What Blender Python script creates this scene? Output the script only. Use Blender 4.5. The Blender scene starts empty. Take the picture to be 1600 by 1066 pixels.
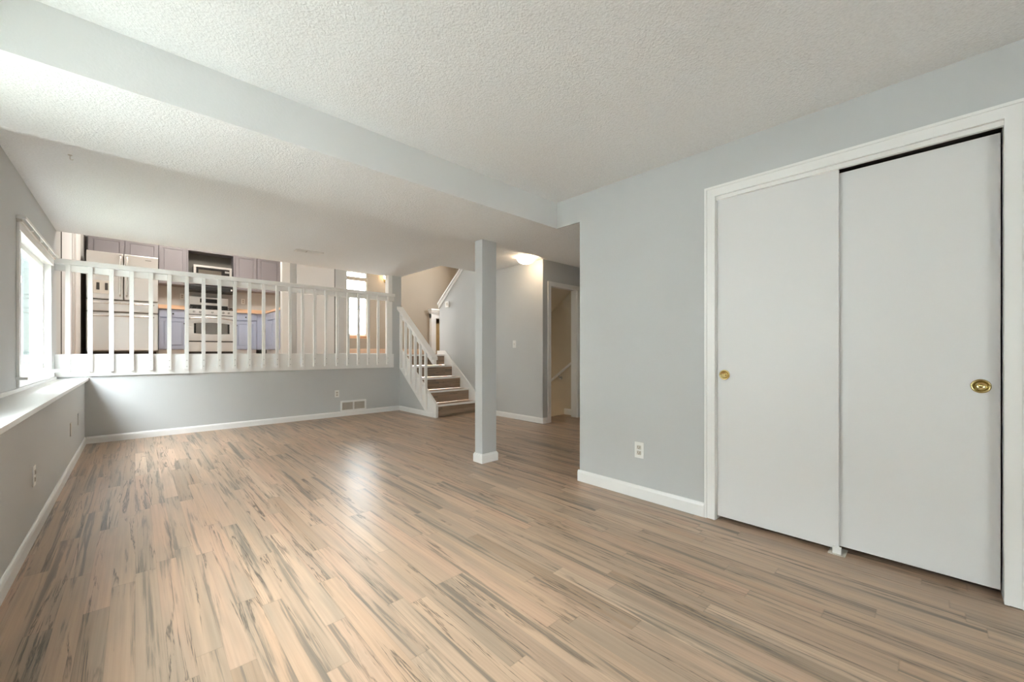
import bpy, bmesh, math, random
from mathutils import Vector, Matrix
random.seed(7)
S = bpy.context.scene
COL = S.collection
PI = math.pi

# ------------------------------------------------------------------ camera
EYE = 1.08
F_PX = 626.4
TH = math.atan2(588.7, 626.4)
cd = bpy.data.cameras.new('camera')
cd.sensor_fit = 'HORIZONTAL'
cd.sensor_width = 36.0
cd.lens = F_PX / 1600 * 36.0
cd.shift_y = (549.5 - 533.0) / 1600
cd.clip_start = 0.05
cd.clip_end = 200
cam = bpy.data.objects.new('camera', cd)
cam.location = (0, 0, EYE)
cam.rotation_euler = (PI / 2, 0, -TH)
COL.objects.link(cam)
S.camera = cam

# ------------------------------------------------------------------ world, light, exposure
S.view_settings.view_transform = 'Standard'
S.view_settings.look = 'None'
S.view_settings.gamma = 1.0
S.view_settings.use_curve_mapping = False
S.view_settings.exposure = 1.12
S.cycles.use_denoising = True
S.cycles.max_bounces = 14
S.cycles.diffuse_bounces = 10
S.cycles.transparent_max_bounces = 12
S.cycles.caustics_reflective = False
S.cycles.sample_clamp_indirect = 12.0

W = bpy.data.worlds.new('overcast_sky')
S.world = W
W.use_nodes = True
bg = W.node_tree.nodes['Background']
SKY = 22.0
GROUND_GLOW = (1.15, 1.12, 1.07)
bg.inputs[1].default_value = SKY
# bright overcast sky above the horizon, an added glow below it to light the ceilings
_n = W.node_tree
_tc = _n.nodes.new('ShaderNodeTexCoord')
_sp = _n.nodes.new('ShaderNodeSeparateXYZ')
_rp = _n.nodes.new('ShaderNodeValToRGB')
_mr = _n.nodes.new('ShaderNodeMapRange')
_mr.inputs[1].default_value = -1.0
_n.links.new(_tc.outputs['Generated'], _sp.inputs[0])
_n.links.new(_sp.outputs[2], _mr.inputs[0])
_n.links.new(_mr.outputs[0], _rp.inputs[0])
_e = _rp.color_ramp.elements
_e[0].position, _e[0].color = 0.47, (*GROUND_GLOW, 1)
_e[1].position, _e[1].color = 0.52, (0.80, 0.83, 0.85, 1)
_e2 = _e.new(1.0)
_e2.color = (0.92, 0.97, 1.0, 1)
_n.links.new(_rp.outputs[0], bg.inputs[0])


def portal(name, loc, direction, sx, sy):
    l = bpy.data.lights.new(name, 'AREA')
    l.shape = 'RECTANGLE'
    l.size = sx
    l.size_y = sy
    l.cycles.is_portal = True
    o = bpy.data.objects.new(name, l)
    o.location = loc
    o.rotation_euler = Vector(direction).to_track_quat('-Z', 'Y').to_euler()
    COL.objects.link(o)
    return o


# daylight enters through the seen windows and some added, unseen openings
portal('daylight_window_left', (-0.82, 5.70, 1.46), (1, 0, 0), 1.16, 1.70)
portal('daylight_added_left_near', (-0.82, 1.80, 1.46), (1, 0, 0), 1.16, 1.8)
portal('daylight_added_rear', (-0.82, -2.2, 1.46), (1, 0, 0), 1.16, 1.2)
portal('daylight_window_dining', (3.95, 10.10, 2.40), (0, -1, 0), 0.72, 1.90)
portal('daylight_added_upper', (7.12, 8.20, 3.0), (-1, 0, 0), 0.8, 0.7)


# ------------------------------------------------------------------ materials
def new_mat(name):
    m = bpy.data.materials.new(name)
    m.use_nodes = True
    nt = m.node_tree
    return m, nt, nt.nodes['Principled BSDF']


def node(nt, t, **kw):
    n = nt.nodes.new(t)
    for k, v in kw.items():
        setattr(n, k, v)
    return n


def mathn(nt, op, a, b=None, c=None):
    n = nt.nodes.new('ShaderNodeMath')
    n.operation = op
    for i, v in enumerate((a, b, c)):
        if v is None:
            continue
        if isinstance(v, (int, float)):
            n.inputs[i].default_value = v
        else:
            nt.links.new(v, n.inputs[i])
    return n.outputs[0]


def add_bump(nt, p, scale, strength, dist=0.002, detail=3, kind='noise'):
    tc = node(nt, 'ShaderNodeTexCoord')
    if kind == 'noise':
        t = node(nt, 'ShaderNodeTexNoise')
        t.inputs['Detail'].default_value = detail
        t.inputs['Scale'].default_value = scale
        out = t.outputs[0]
    else:
        t = node(nt, 'ShaderNodeTexVoronoi')
        t.inputs['Scale'].default_value = scale
        out = t.outputs[0]
    nt.links.new(tc.outputs['Object'], t.inputs['Vector'])
    b = node(nt, 'ShaderNodeBump')
    b.inputs['Strength'].default_value = strength
    b.inputs['Distance'].default_value = dist
    nt.links.new(out, b.inputs['Height'])
    nt.links.new(b.outputs[0], p.inputs['Normal'])
    return out


def paint(name, rgb, rough=0.6, bump=(220, 0.12), spec=0.35, var=0.03):
    m, nt, p = new_mat(name)
    p.inputs['Roughness'].default_value = rough
    p.inputs['Specular IOR Level'].default_value = spec
    out = add_bump(nt, p, bump[0], bump[1])
    tc = node(nt, 'ShaderNodeTexCoord')
    n = node(nt, 'ShaderNodeTexNoise')
    n.inputs['Scale'].default_value = 1.7
    n.inputs['Detail'].default_value = 4
    nt.links.new(tc.outputs['Object'], n.inputs['Vector'])
    mx = node(nt, 'ShaderNodeMix', data_type='RGBA')
    mx.inputs[6].default_value = tuple(c * (1 - var) for c in rgb) + (1,)
    mx.inputs[7].default_value = tuple(min(1, c * (1 + var)) for c in rgb) + (1,)
    nt.links.new(n.outputs[0], mx.inputs[0])
    nt.links.new(mx.outputs[2], p.inputs['Base Color'])
    return m


def metal(name, rgb, rough, met=1.0, brushed=None):
    m, nt, p = new_mat(name)
    p.inputs['Base Color'].default_value = (*rgb, 1)
    p.inputs['Metallic'].default_value = met
    p.inputs['Roughness'].default_value = rough
    if brushed:
        tc = node(nt, 'ShaderNodeTexCoord')
        mp = node(nt, 'ShaderNodeMapping')
        mp.inputs['Scale'].default_value = brushed
        n = node(nt, 'ShaderNodeTexNoise')
        n.inputs['Scale'].default_value = 1.0
        nt.links.new(tc.outputs['Object'], mp.inputs[0])
        nt.links.new(mp.outputs[0], n.inputs['Vector'])
        r = node(nt, 'ShaderNodeMapRange')
        r.inputs[3].default_value = rough * 0.8
        r.inputs[4].default_value = rough * 1.25
        nt.links.new(n.outputs[0], r.inputs[0])
        nt.links.new(r.outputs[0], p.inputs['Roughness'])
    return m


def popcorn(name, rgb):
    m, nt, p = new_mat(name)
    p.inputs['Roughness'].default_value = 0.95
    p.inputs['Specular IOR Level'].default_value = 0.1
    tc = node(nt, 'ShaderNodeTexCoord')
    n1 = node(nt, 'ShaderNodeTexNoise')
    n1.inputs['Scale'].default_value = 75
    n1.inputs['Detail'].default_value = 3
    n1.inputs['Roughness'].default_value = 0.65
    v = node(nt, 'ShaderNodeTexVoronoi')
    v.inputs['Scale'].default_value = 110
    nt.links.new(tc.outputs['Object'], n1.inputs['Vector'])
    nt.links.new(tc.outputs['Object'], v.inputs['Vector'])
    h = mathn(nt, 'SUBTRACT', n1.outputs[0], mathn(nt, 'MULTIPLY', v.outputs[0], 0.35))
    b = node(nt, 'ShaderNodeBump')
    b.inputs['Strength'].default_value = 0.4
    b.inputs['Distance'].default_value = 0.012
    nt.links.new(h, b.inputs['Height'])
    nt.links.new(b.outputs[0], p.inputs['Normal'])
    r = node(nt, 'ShaderNodeMapRange')
    r.inputs[1].default_value = 0.1
    r.inputs[2].default_value = 0.6
    nt.links.new(h, r.inputs[0])
    mx = node(nt, 'ShaderNodeMix', data_type='RGBA')
    mx.inputs[6].default_value = tuple(c * 0.94 for c in rgb) + (1,)
    mx.inputs[7].default_value = tuple(min(1, c * 1.03) for c in rgb) + (1,)
    nt.links.new(r.outputs[0], mx.inputs[0])
    nt.links.new(mx.outputs[2], p.inputs['Base Color'])
    return m


def laminate(name, axis='Y', pw=0.078, pl=1.05, tint=1.0, rough=0.335):
    """strip laminate: each strip its own tone, grain, dark mineral streaks and cracks"""
    m, nt, p = new_mat(name)
    L = nt.links.new
    tc = node(nt, 'ShaderNodeTexCoord')
    sep = node(nt, 'ShaderNodeSeparateXYZ')
    L(tc.outputs['Object'], sep.inputs[0])
    if axis == 'Y':
        across, along = sep.outputs[0], sep.outputs[1]
    elif axis == 'X':
        across, along = sep.outputs[1], sep.outputs[0]
    else:                       # risers: across = height
        across, along = sep.outputs[2], sep.outputs[0]
    u = mathn(nt, 'DIVIDE', across, pw)
    row = mathn(nt, 'FLOOR', u)
    wr = node(nt, 'ShaderNodeTexWhiteNoise', noise_dimensions='1D')
    L(row, wr.inputs['W'])
    v = mathn(nt, 'ADD', mathn(nt, 'DIVIDE', along, pl), mathn(nt, 'MULTIPLY', wr.outputs[0], 9.37))
    colm = mathn(nt, 'FLOOR', v)
    cv = node(nt, 'ShaderNodeCombineXYZ')
    L(row, cv.inputs[0])
    L(colm, cv.inputs[1])
    wn = node(nt, 'ShaderNodeTexWhiteNoise', noise_dimensions='2D')
    L(cv.outputs[0], wn.inputs['Vector'])
    rnd = wn.outputs[0]
    rc = node(nt, 'ShaderNodeSeparateColor')
    L(wn.outputs['Color'], rc.inputs[0])

    def stretched(su, sv, k, scale=1.0, detail=4, rough_=0.6, dist=0.0):
        c = node(nt, 'ShaderNodeCombineXYZ')
        L(mathn(nt, 'ADD', mathn(nt, 'MULTIPLY', across, su), mathn(nt, 'MULTIPLY', rnd, 37.0 * k)), c.inputs[0])
        L(mathn(nt, 'ADD', mathn(nt, 'MULTIPLY', along, sv), mathn(nt, 'MULTIPLY', rc.outputs[1], 53.0 * k)), c.inputs[1])
        L(mathn(nt, 'MULTIPLY', rc.outputs[2], 11.0 * k), c.inputs[2])
        n = node(nt, 'ShaderNodeTexNoise')
        n.inputs['Scale'].default_value = scale
        n.inputs['Detail'].default_value = detail
        n.inputs['Roughness'].default_value = rough_
        n.inputs['Distortion'].default_value = dist
        L(c.outputs[0], n.inputs['Vector'])
        return n.outputs[0]

    def ramp(fac, stops, interp='LINEAR'):
        r = node(nt, 'ShaderNodeValToRGB')
        r.color_ramp.interpolation = interp
        e = r.color_ramp.elements
        while len(e) < len(stops):
            e.new(0.5)
        for el, (pos, c) in zip(e, stops):
            el.position = pos
            el.color = (*c, 1) if len(c) == 3 else c
        L(fac, r.inputs[0])
        return r.outputs[0]

    def mix(fac, a, b, bt='MIX'):
        mx = node(nt, 'ShaderNodeMix', data_type='RGBA', blend_type=bt)
        for s, val in ((0, fac), (6, a), (7, b)):
            if isinstance(val, (int, float)):
                mx.inputs[s].default_value = val
            elif isinstance(val, tuple):
                mx.inputs[s].default_value = (*val, 1)
            else:
                L(val, mx.inputs[s])
        return mx.outputs[2]

    T = tint
    base = ramp(rnd, [(0.0, (0.45 * T, 0.30 * T, 0.195 * T)), (0.18, (0.66 * T, 0.465 * T, 0.325 * T)),
                      (0.40, (0.64 * T, 0.415 * T, 0.285 * T)), (0.60, (0.54 * T, 0.385 * T, 0.27 * T)), (0.78, (0.60 * T, 0.40 * T, 0.265 * T)),
                      (1.0, (0.70 * T, 0.51 * T, 0.365 * T))])
    broad = stretched(9, 0.8, 1.0, 1.0, 3)
    base = mix(ramp(broad, [(0.42, (0, 0, 0)), (0.66, (0.9, 0.9, 0.9))]), base, (0.44 * T, 0.335 * T, 0.245 * T))
    fine = stretched(90, 1.6, 1.3, 1.0, 4)
    base = mix(0.42, base, ramp(fine, [(0.25, (0.58, 0.56, 0.54)), (0.75, (1.14, 1.14, 1.14))]), 'MULTIPLY')
    # dark mineral streaks running along the strips
    st = stretched(21, 0.62, 1.7, 1.0, 8, 0.66, 0.5)
    stm = ramp(st, [(0.545, (0, 0, 0)), (0.60, (0.75, 0.75, 0.75)), (0.68, (1, 1, 1))])
    base = mix(mathn(nt, 'MULTIPLY', stm, 0.84), base, (0.155 * T, 0.14 * T, 0.115 * T))
    # thin cracks
    cr = stretched(14, 0.5, 2.3, 1.0, 6, 0.6, 0.8)
    crm = ramp(mathn(nt, 'ABSOLUTE', mathn(nt, 'SUBTRACT', cr, 0.5)), [(0.0, (1, 1, 1)), (0.018, (0, 0, 0))])
    gate = ramp(stretched(6, 0.9, 3.1, 1.0, 2), [(0.46, (0, 0, 0)), (0.55, (1, 1, 1))])
    base = mix(mathn(nt, 'MULTIPLY', mathn(nt, 'MULTIPLY', crm, gate), 0.9), base, (0.085 * T, 0.07 * T, 0.055 * T))
    # joints between strips
    fu = mathn(nt, 'FRACT', u)
    fv = mathn(nt, 'FRACT', v)
    ju = mathn(nt, 'GREATER_THAN', mathn(nt, 'ABSOLUTE', mathn(nt, 'SUBTRACT', fu, 0.5)), 0.488)
    jv = mathn(nt, 'GREATER_THAN', mathn(nt, 'ABSOLUTE', mathn(nt, 'SUBTRACT', fv, 0.5)), 0.4975)
    j = mathn(nt, 'MAXIMUM', ju, jv)
    base = mix(mathn(nt, 'MULTIPLY', j, 0.22), base, (0.17 * T, 0.13 * T, 0.09 * T))
    L(base, p.inputs['Base Color'])
    rr = node(nt, 'ShaderNodeMapRange')
    rr.inputs[3].default_value = rough - 0.03
    rr.inputs[4].default_value = rough + 0.05
    L(fine, rr.inputs[0])
    L(rr.outputs[0], p.inputs['Roughness'])
    p.inputs['Specular IOR Level'].default_value = 0.5
    b = node(nt, 'ShaderNodeBump')
    b.inputs['Strength'].default_value = 0.08
    b.inputs['Distance'].default_value = 0.001
    L(mathn(nt, 'SUBTRACT', fine, mathn(nt, 'MULTIPLY', j, 1.2)), b.inputs['Height'])
    L(b.outputs[0], p.inputs['Normal'])
    return m


def glass(name, rgb=(1, 1, 1)):
    m = bpy.data.materials.new(name)
    m.use_nodes = True
    nt = m.node_tree
    nt.nodes.clear()
    o = node(nt, 'ShaderNodeOutputMaterial')
    t = node(nt, 'ShaderNodeBsdfTransparent')
    t.inputs[0].default_value = (*rgb, 1)
    g = node(nt, 'ShaderNodeBsdfGlossy')
    g.inputs['Roughness'].default_value = 0.02
    # two-sided thin-pane reflectance (same for rays entering and leaving the pane)
    lw = node(nt, 'ShaderNodeLayerWeight')
    lw.inputs[0].default_value = 0.5
    fr = mathn(nt, 'MULTIPLY_ADD', mathn(nt, 'POWER', lw.outputs['Facing'], 5.0), 0.45, 0.03)
    mx = node(nt, 'ShaderNodeMixShader')
    nt.links.new(fr, mx.inputs[0])
    nt.links.new(t.outputs[0], mx.inputs[1])
    nt.links.new(g.outputs[0], mx.inputs[2])
    nt.links.new(mx.outputs[0], o.inputs[0])
    return m


def glow(name, rgb, strength):
    m, nt, p = new_mat(name)
    p.inputs['Base Color'].default_value = (0.9, 0.88, 0.84, 1)
    p.inputs['Emission Color'].default_value = (*rgb, 1)
    p.inputs['Emission Strength'].default_value = strength
    return m


M = {}
M['wall'] = paint('wall_paint_grey', (0.565, 0.578, 0.58), 0.55)
M['beam'] = paint('beam_paint_pale', (0.76, 0.77, 0.775), 0.7, (90, 0.35))
M['beige'] = paint('wall_paint_beige', (0.37, 0.315, 0.25), 0.6)
M['tan'] = paint('wall_paint_tan', (0.62, 0.56, 0.46), 0.6)
M['kwall'] = paint('kitchen_wall_paint', (0.58, 0.58, 0.565), 0.6)
M['trim'] = paint('trim_white', (0.86, 0.86, 0.85), 0.35, (60, 0.04), 0.5, 0.01)
M['door'] = paint('door_white', (0.76, 0.76, 0.76), 0.42, (40, 0.03), 0.45, 0.015)
M['plastic'] = paint('plastic_white', (0.84, 0.84, 0.82), 0.3, (300, 0.01), 0.5, 0.0)
M['almond'] = paint('plastic_almond', (0.62, 0.58, 0.52), 0.4, (300, 0.01), 0.5, 0.0)
M['ceil'] = popcorn('ceiling_popcorn', (0.86, 0.875, 0.885))
M['smooth_ceil'] = paint('ceiling_smooth', (0.78, 0.77, 0.75), 0.8)
M['floor'] = laminate('floor_laminate', 'Y', tint=0.81)
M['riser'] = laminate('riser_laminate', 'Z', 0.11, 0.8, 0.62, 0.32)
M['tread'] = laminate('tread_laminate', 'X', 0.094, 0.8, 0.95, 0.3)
M['kfloor'] = laminate('kitchen_laminate', 'Y', 0.094, 0.8, 0.8, 0.6)
M['glass'] = glass('window_glass', (0.96, 0.98, 0.98))
M['dark'] = paint('dark_void', (0.03, 0.03, 0.03), 0.8)
M['gasket'] = paint('dark_gasket', (0.06, 0.055, 0.05), 0.6)
M['black'] = paint('black_enamel', (0.02, 0.02, 0.02), 0.25, (200, 0.01), 0.5, 0.0)
M['steel'] = metal('stainless_steel', (0.80, 0.79, 0.775), 0.30, 0.85, (3, 3, 90))
M['chrome'] = metal('polished_steel', (0.88, 0.88, 0.87), 0.16, 1.0)
M['brass'] = metal('polished_brass', (0.66, 0.53, 0.25), 0.15, 1.0)
M['cab_low'] = paint('cabinet_lavender', (0.42, 0.465, 0.59), 0.4, (120, 0.05), 0.4, 0.02)
M['cab_up'] = paint('cabinet_mauve', (0.30, 0.28, 0.30), 0.4, (120, 0.05), 0.4, 0.02)
M['cab_dark'] = paint('cabinet_inside', (0.20, 0.19, 0.17), 0.6)
M['counter'] = paint('counter_orange', (0.80, 0.54, 0.35), 0.35, (150, 0.05), 0.5, 0.08)
M['peach'] = paint('peach_wood', (0.66, 0.47, 0.34), 0.4)
M['tile'] = paint('hearth_tile', (0.44, 0.31, 0.14), 0.5, (30, 0.3), 0.4, 0.12)
M['shade'] = glow('lamp_shade_glow', (1.0, 0.74, 0.48), 9.0)
M['kfill'] = glow('kitchen_fill_glow', (1.0, 0.93, 0.84), 12.0)
M['bfill'] = glow('basement_fill_glow', (1.0, 0.85, 0.65), 260.0)
M['bulb'] = glow('bulb_glow', (1.0, 0.72, 0.42), 10.0)
M['ovenglass'] = metal('oven_window', (0.30, 0.29, 0.27), 0.12, 0.8)
M['outside'] = paint('blocker_pale', (0.42, 0.43, 0.42), 0.8)  # surface of the added light-blocking wall outside
M['blocker'] = paint('blocker_grey', (0.24, 0.245, 0.235), 0.8)  # surface of the added panel that dims the far left window
M['siding'] = paint('teal_siding', (0.030, 0.039, 0.038), 0.8)
M['ground'] = paint('outside_ground', (0.16, 0.17, 0.13), 0.9)
M['screw'] = metal('screw_head', (0.45, 0.45, 0.44), 0.4)


# ------------------------------------------------------------------ mesh helpers
def bm_box(bm, a, b, bevel=0.0):
    """axis-aligned box between corners a and b, optionally with bevelled edges"""
    lo = [min(a[i], b[i]) for i in range(3)]
    hi = [max(a[i], b[i]) for i in range(3)]
    vs = [bm.verts.new((x, y, z)) for x in (lo[0], hi[0]) for y in (lo[1], hi[1]) for z in (lo[2], hi[2])]
    fs = []
    for q in ((0, 1, 3, 2), (4, 6, 7, 5), (0, 4, 5, 1), (2, 3, 7, 6), (0, 2, 6, 4), (1, 5, 7, 3)):
        fs.append(bm.faces.new([vs[i] for i in q]))
    if bevel > 0:
        es = list({e for f in fs for e in f.edges})
        bmesh.ops.bevel(bm, geom=es, offset=bevel, segments=2, profile=0.6, affect='EDGES')


def bm_prism(bm, pts, axis, a, b):
    """polygon in the plane of the two other axes, extruded along axis from a to b"""
    def P(p, t):
        if axis == 'x':
            return (t, p[0], p[1])
        if axis == 'y':
            return (p[0], t, p[1])
        return (p[0], p[1], t)
    A = [bm.verts.new(P(p, a)) for p in pts]
    B = [bm.verts.new(P(p, b)) for p in pts]
    n = len(pts)
    bm.faces.new(A)
    bm.faces.new(list(reversed(B)))
    for i in range(n):
        bm.faces.new([A[(i + 1) % n], A[i], B[i], B[(i + 1) % n]])


def bm_tube(bm, pts, r, seg=10):
    pts = [Vector(p) for p in pts]
    rings = []
    for i, p in enumerate(pts):
        d = (pts[min(i + 1, len(pts) - 1)] - pts[max(i - 1, 0)]).normalized()
        up = Vector((0, 0, 1)) if abs(d.z) < 0.9 else Vector((1, 0, 0))
        s = d.cross(up).normalized()
        t = s.cross(d).normalized()
        rings.append([bm.verts.new(p + s * r * math.cos(k * 2 * PI / seg) + t * r * math.sin(k * 2 * PI / seg)) for k in range(seg)])
    for a, b in zip(rings, rings[1:]):
        for k in range(seg):
            bm.faces.new([a[k], a[(k + 1) % seg], b[(k + 1) % seg], b[k]])
    bm.faces.new(rings[0])
    bm.faces.new(list(reversed(rings[-1])))


def bm_lathe(bm, prof, origin, axis, seg=32):
    """prof: list of (radius, height along axis)"""
    ax = Vector(axis).normalized()
    up = Vector((0, 0, 1)) if abs(ax.z) < 0.9 else Vector((1, 0, 0))
    s = ax.cross(up).normalized()
    t = ax.cross(s).normalized()
    o = Vector(origin)
    rings = []
    for r, h in prof:
        if r < 1e-6:
            rings.append([bm.verts.new(o + ax * h)])
        else:
            rings.append([bm.verts.new(o + ax * h + s * r * math.cos(k * 2 * PI / seg) + t * r * math.sin(k * 2 * PI / seg)) for k in range(seg)])
    for a, b in zip(rings, rings[1:]):
        for k in range(seg):
            k2 = (k + 1) % seg
            if len(a) == 1 and len(b) > 1:
                bm.faces.new([a[0], b[k], b[k2]])
            elif len(b) == 1 and len(a) > 1:
                bm.faces.new([a[k], a[k2], b[0]])
            elif len(a) > 1:
                bm.faces.new([a[k], a[k2], b[k2], b[k]])


def frame_x(xa, xb, y0, y1, z0, z1, w):
    """four butt-jointed bars of a rectangular frame lying in a wall that faces X"""
    return [((xa, y0, z0), (xb, y0 + w, z1)), ((xa, y1 - w, z0), (xb, y1, z1)),
            ((xa, y0 + w, z0), (xb, y1 - w, z0 + w)), ((xa, y0 + w, z1 - w), (xb, y1 - w, z1))]


def frame_y(ya, yb, x0, x1, z0, z1, w):
    return [((x0, ya, z0), (x0 + w, yb, z1)), ((x1 - w, ya, z0), (x1, yb, z1)),
            ((x0 + w, ya, z0), (x1 - w, yb, z0 + w)), ((x0 + w, ya, z1 - w), (x1 - w, yb, z1))]


def bm_panel(bm, x0, x1, z0, z1, y, th, frame, depth=0.008, bev=0.012):
    """raised-panel cabinet door facing -Y: slab with a grooved field"""
    for a, b in frame_y(y, y + 0.012, x0, x1, z0, z1, frame):
        bm_box(bm, a, b)
    bm_box(bm, (x0, y + 0.0122, z0), (x1, y + th, z1))
    g = 0.016
    bm_box(bm, (x0 + frame + g, y + 0.001, z0 + frame + g), (x1 - frame - g, y + 0.0121, z1 - frame - g), 0.004)


def finish(name, bm, mat, parent=None, smooth=False):
    bmesh.ops.recalc_face_normals(bm, faces=bm.faces)
    me = bpy.data.meshes.new(name)
    bm.to_mesh(me)
    bm.free()
    me.materials.append(mat)
    if smooth:
        for f in me.polygons:
            f.use_smooth = True
    o = bpy.data.objects.new(name, me)
    COL.objects.link(o)
    if parent is not None:
        o.parent = parent
        o.matrix_parent_inverse = parent_world(parent).inverted()
    return o


def parent_world(o):
    m = Matrix.LocRotScale(o.location, o.rotation_euler, o.scale)
    if o.parent is not None:
        m = parent_world(o.parent) @ o.matrix_parent_inverse @ m
    return m


def boxes(name, mat, parent, *bs, bevel=0.0, smooth=False):
    bm = bmesh.new()
    for a, b in bs:
        bm_box(bm, a, b, bevel)
    return finish(name, bm, mat, parent, smooth)


def thing(name, label, cat, loc, group=None):
    o = bpy.data.objects.new(name, None)
    o.empty_display_size = 0.1
    o.location = loc
    COL.objects.link(o)
    o['label'] = label
    o['category'] = cat
    if group:
        o['group'] = group
    return o


def tag(o, label, cat, group=None):
    o['label'] = label
    o['category'] = cat
    if group:
        o['group'] = group
    return o


def struct(o, label=None, cat=None):
    o['kind'] = 'structure'
    if label:
        o['label'] = label
    if cat:
        o['category'] = cat
    return o


def sbox(name, mat, *bs, label=None, cat=None, bevel=0.0):
    return struct(boxes(name, mat, None, *bs, bevel=bevel), label, cat)


# ------------------------------------------------------------------ key dimensions (metres)
XR = 2.71          # closet wall face
XL = -0.66         # upper left wall face
XLL = -0.43        # lower left (ledge) wall face
YB = 6.82          # back wall under the kitchen railing
ZC = 2.39          # near ceiling
ZF = 2.465         # far ceiling
ZB = 2.165         # underside of the beam
XS = 4.45          # stair / hall wall face
ZU = 1.02          # upper floor level
ZT = 3.90          # top of the upper storey
YN = -3.50         # wall behind the camera

# ------------------------------------------------------------------ setting: floors
sbox('floor', M['floor'], ((-1.0, YN - 0.1, -0.12), (7.2, 4.42, 0.0)), ((-1.0, 4.42, -0.12), (XS + 0.05, YB + 0.1, 0.0)),
     label='wood-look strip laminate floor of the lower room', cat='floor')
sbox('floor_upper', M['kfloor'], ((-0.85, YB + 0.11, ZU - 0.2), (3.58, 11.0, ZU)), ((3.58, 6.93, ZU - 0.2), (7.1, 11.0, ZU)),
     label='raised floor of the kitchen and dining level', cat='floor')

# setting: ceilings and the beam
sbox('ceiling', M['ceil'], ((-0.9, YN - 0.1, ZC), (XR + 0.1, 2.31, ZC + 0.3)), label='textured white ceiling of the near half of the room', cat='ceiling')
bm = bmesh.new()
bm_box(bm, (-0.9, 3.13, ZF), (3.59, YB + 0.12, ZF + 0.3))
bm_box(bm, (3.59, 3.13, ZF), (7.2, 5.50, ZF + 0.3))
struct(finish('ceiling_far', bm, M['ceil']), 'textured ceiling over the far half of the room up to the kitchen railing', 'ceiling')
# dropped beam: painted front, textured underside
bm = bmesh.new()
bm_box(bm, (-0.9, 2.307, ZB), (XR + 0.02, 3.125, ZF + 0.28))
bm_box(bm, (XR + 0.02, 2.07, ZB), (7.2, 3.125, ZF + 0.28))
beam = finish('ceiling_beam', bm, M['ceil'])
struct(beam, 'wide dropped ceiling beam crossing the room', 'beam')
beam.data.materials.append(M['beam'])
for f in beam.data.polygons:
    if f.normal.y < -0.9:
        f.material_index = 1
sbox('ceiling_upper', M['smooth_ceil'], ((-0.9, 5.2, ZT), (7.2, 11.1, ZT + 0.15)), label='high ceiling over the kitchen level', cat='ceiling')

# setting: walls
bm = bmesh.new()
wy0, wy1, wz0, wz1 = 4.86, 6.56, 0.885, 2.04
# upper left wall with its window opening and the added unseen ones
bm_box(bm, (XL - 0.13, YN, 0.0), (XL, -2.8, ZF + 0.28))
bm_box(bm, (XL - 0.13, -2.8, 0.0), (XL, -1.6, wz0))
bm_box(bm, (XL - 0.13, -2.8, wz1), (XL, -1.6, ZF + 0.28))
bm_box(bm, (XL - 0.13, -1.6, 0.0), (XL, 0.9, ZF + 0.28))
bm_box(bm, (XL - 0.13, 0.9, 0.0), (XL, 2.7, wz0))
bm_box(bm, (XL - 0.13, 0.9, wz1), (XL, 2.7, ZF + 0.28))
bm_box(bm, (XL - 0.13, 2.7, 0.0), (XL, wy0, ZF + 0.28))
bm_box(bm, (XL - 0.13, wy0, 0.0), (XL, wy1, wz0))
bm_box(bm, (XL - 0.13, wy0, wz1), (XL, wy1, ZF + 0.28))
bm_box(bm, (XL - 0.13, wy1, 0.0), (XL, YB + 0.12, ZF + 0.28))
struct(finish('wall_left', bm, M['wall']), 'grey left wall above the white ledge', 'wall')
sbox('wall_left_lower', M['wall'], ((XL + 0.001, YN, 0.0), (XLL, YB, 0.745)), label='grey half-height wall under the white ledge', cat='wall')
sbox('wall_back', M['wall'], ((XL + 0.002, YB, 0.0), (3.575, YB + 0.11, ZU)), label='grey low wall below the kitchen railing', cat='wall')
sbox('wall_back_upper', M['wall'], ((3.41, YB, ZU), (3.592, YB + 0.11, ZF + 0.02)), label='narrow grey wall end between kitchen railing and stairs', cat='wall')
# closet wall with the door opening y -0.19 .. 0.985
bm = bmesh.new()
cy0, cy1, cz = -0.192, 0.978, 2.072
bm_box(bm, (XR, cy1, 0), (XR + 0.12, 2.055, ZC + 0.02))
bm_box(bm, (XR, cy0, cz), (XR + 0.12, cy1, ZC + 0.02))
bm_box(bm, (XR, YN, 0), (XR + 0.12, cy0, ZC + 0.02))
bm_box(bm, (XR, 2.055, ZB + 0.001), (XR + 0.0205, 2.3065, ZC + 0.02))
bm_box(bm, (XR + 0.12, 1.94, 0), (7.1, 2.055, ZF))
struct(finish('wall_right', bm, M['wall']), 'grey wall holding the sliding closet doors', 'wall')
bm = bmesh.new()
bm_box(bm, (XR + 0.12, cy1 + 0.1, 0), (3.5, cy1 + 0.2, ZC))
bm_box(bm, (XR + 0.12, cy0 - 0.2, 0), (3.5, cy0 - 0.1, ZC))
bm_box(bm, (3.4, cy0 - 0.1, 0), (3.5, cy1 + 0.1, ZC))
bm_box(bm, (XR + 0.12, cy0 - 0.1, 2.3), (3.4, cy1 + 0.1, ZC))
struct(finish('wall_closet', bm, M['tan']), 'closet inner walls behind the sliding doors', 'wall')
sbox('wall_front', M['wall'], ((-0.9, YN - 0.15, 0), (XR + 0.12, YN, ZC)), label='grey wall behind the camera', cat='wall')
# hall end wall, stair wall with sloped top, door wall
sbox('wall_hall_end', M['wall'], ((7.0, 2.05, 0), (7.1, 4.06, ZF)), label='end wall of the hallway', cat='wall')
bm = bmesh.new()
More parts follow.
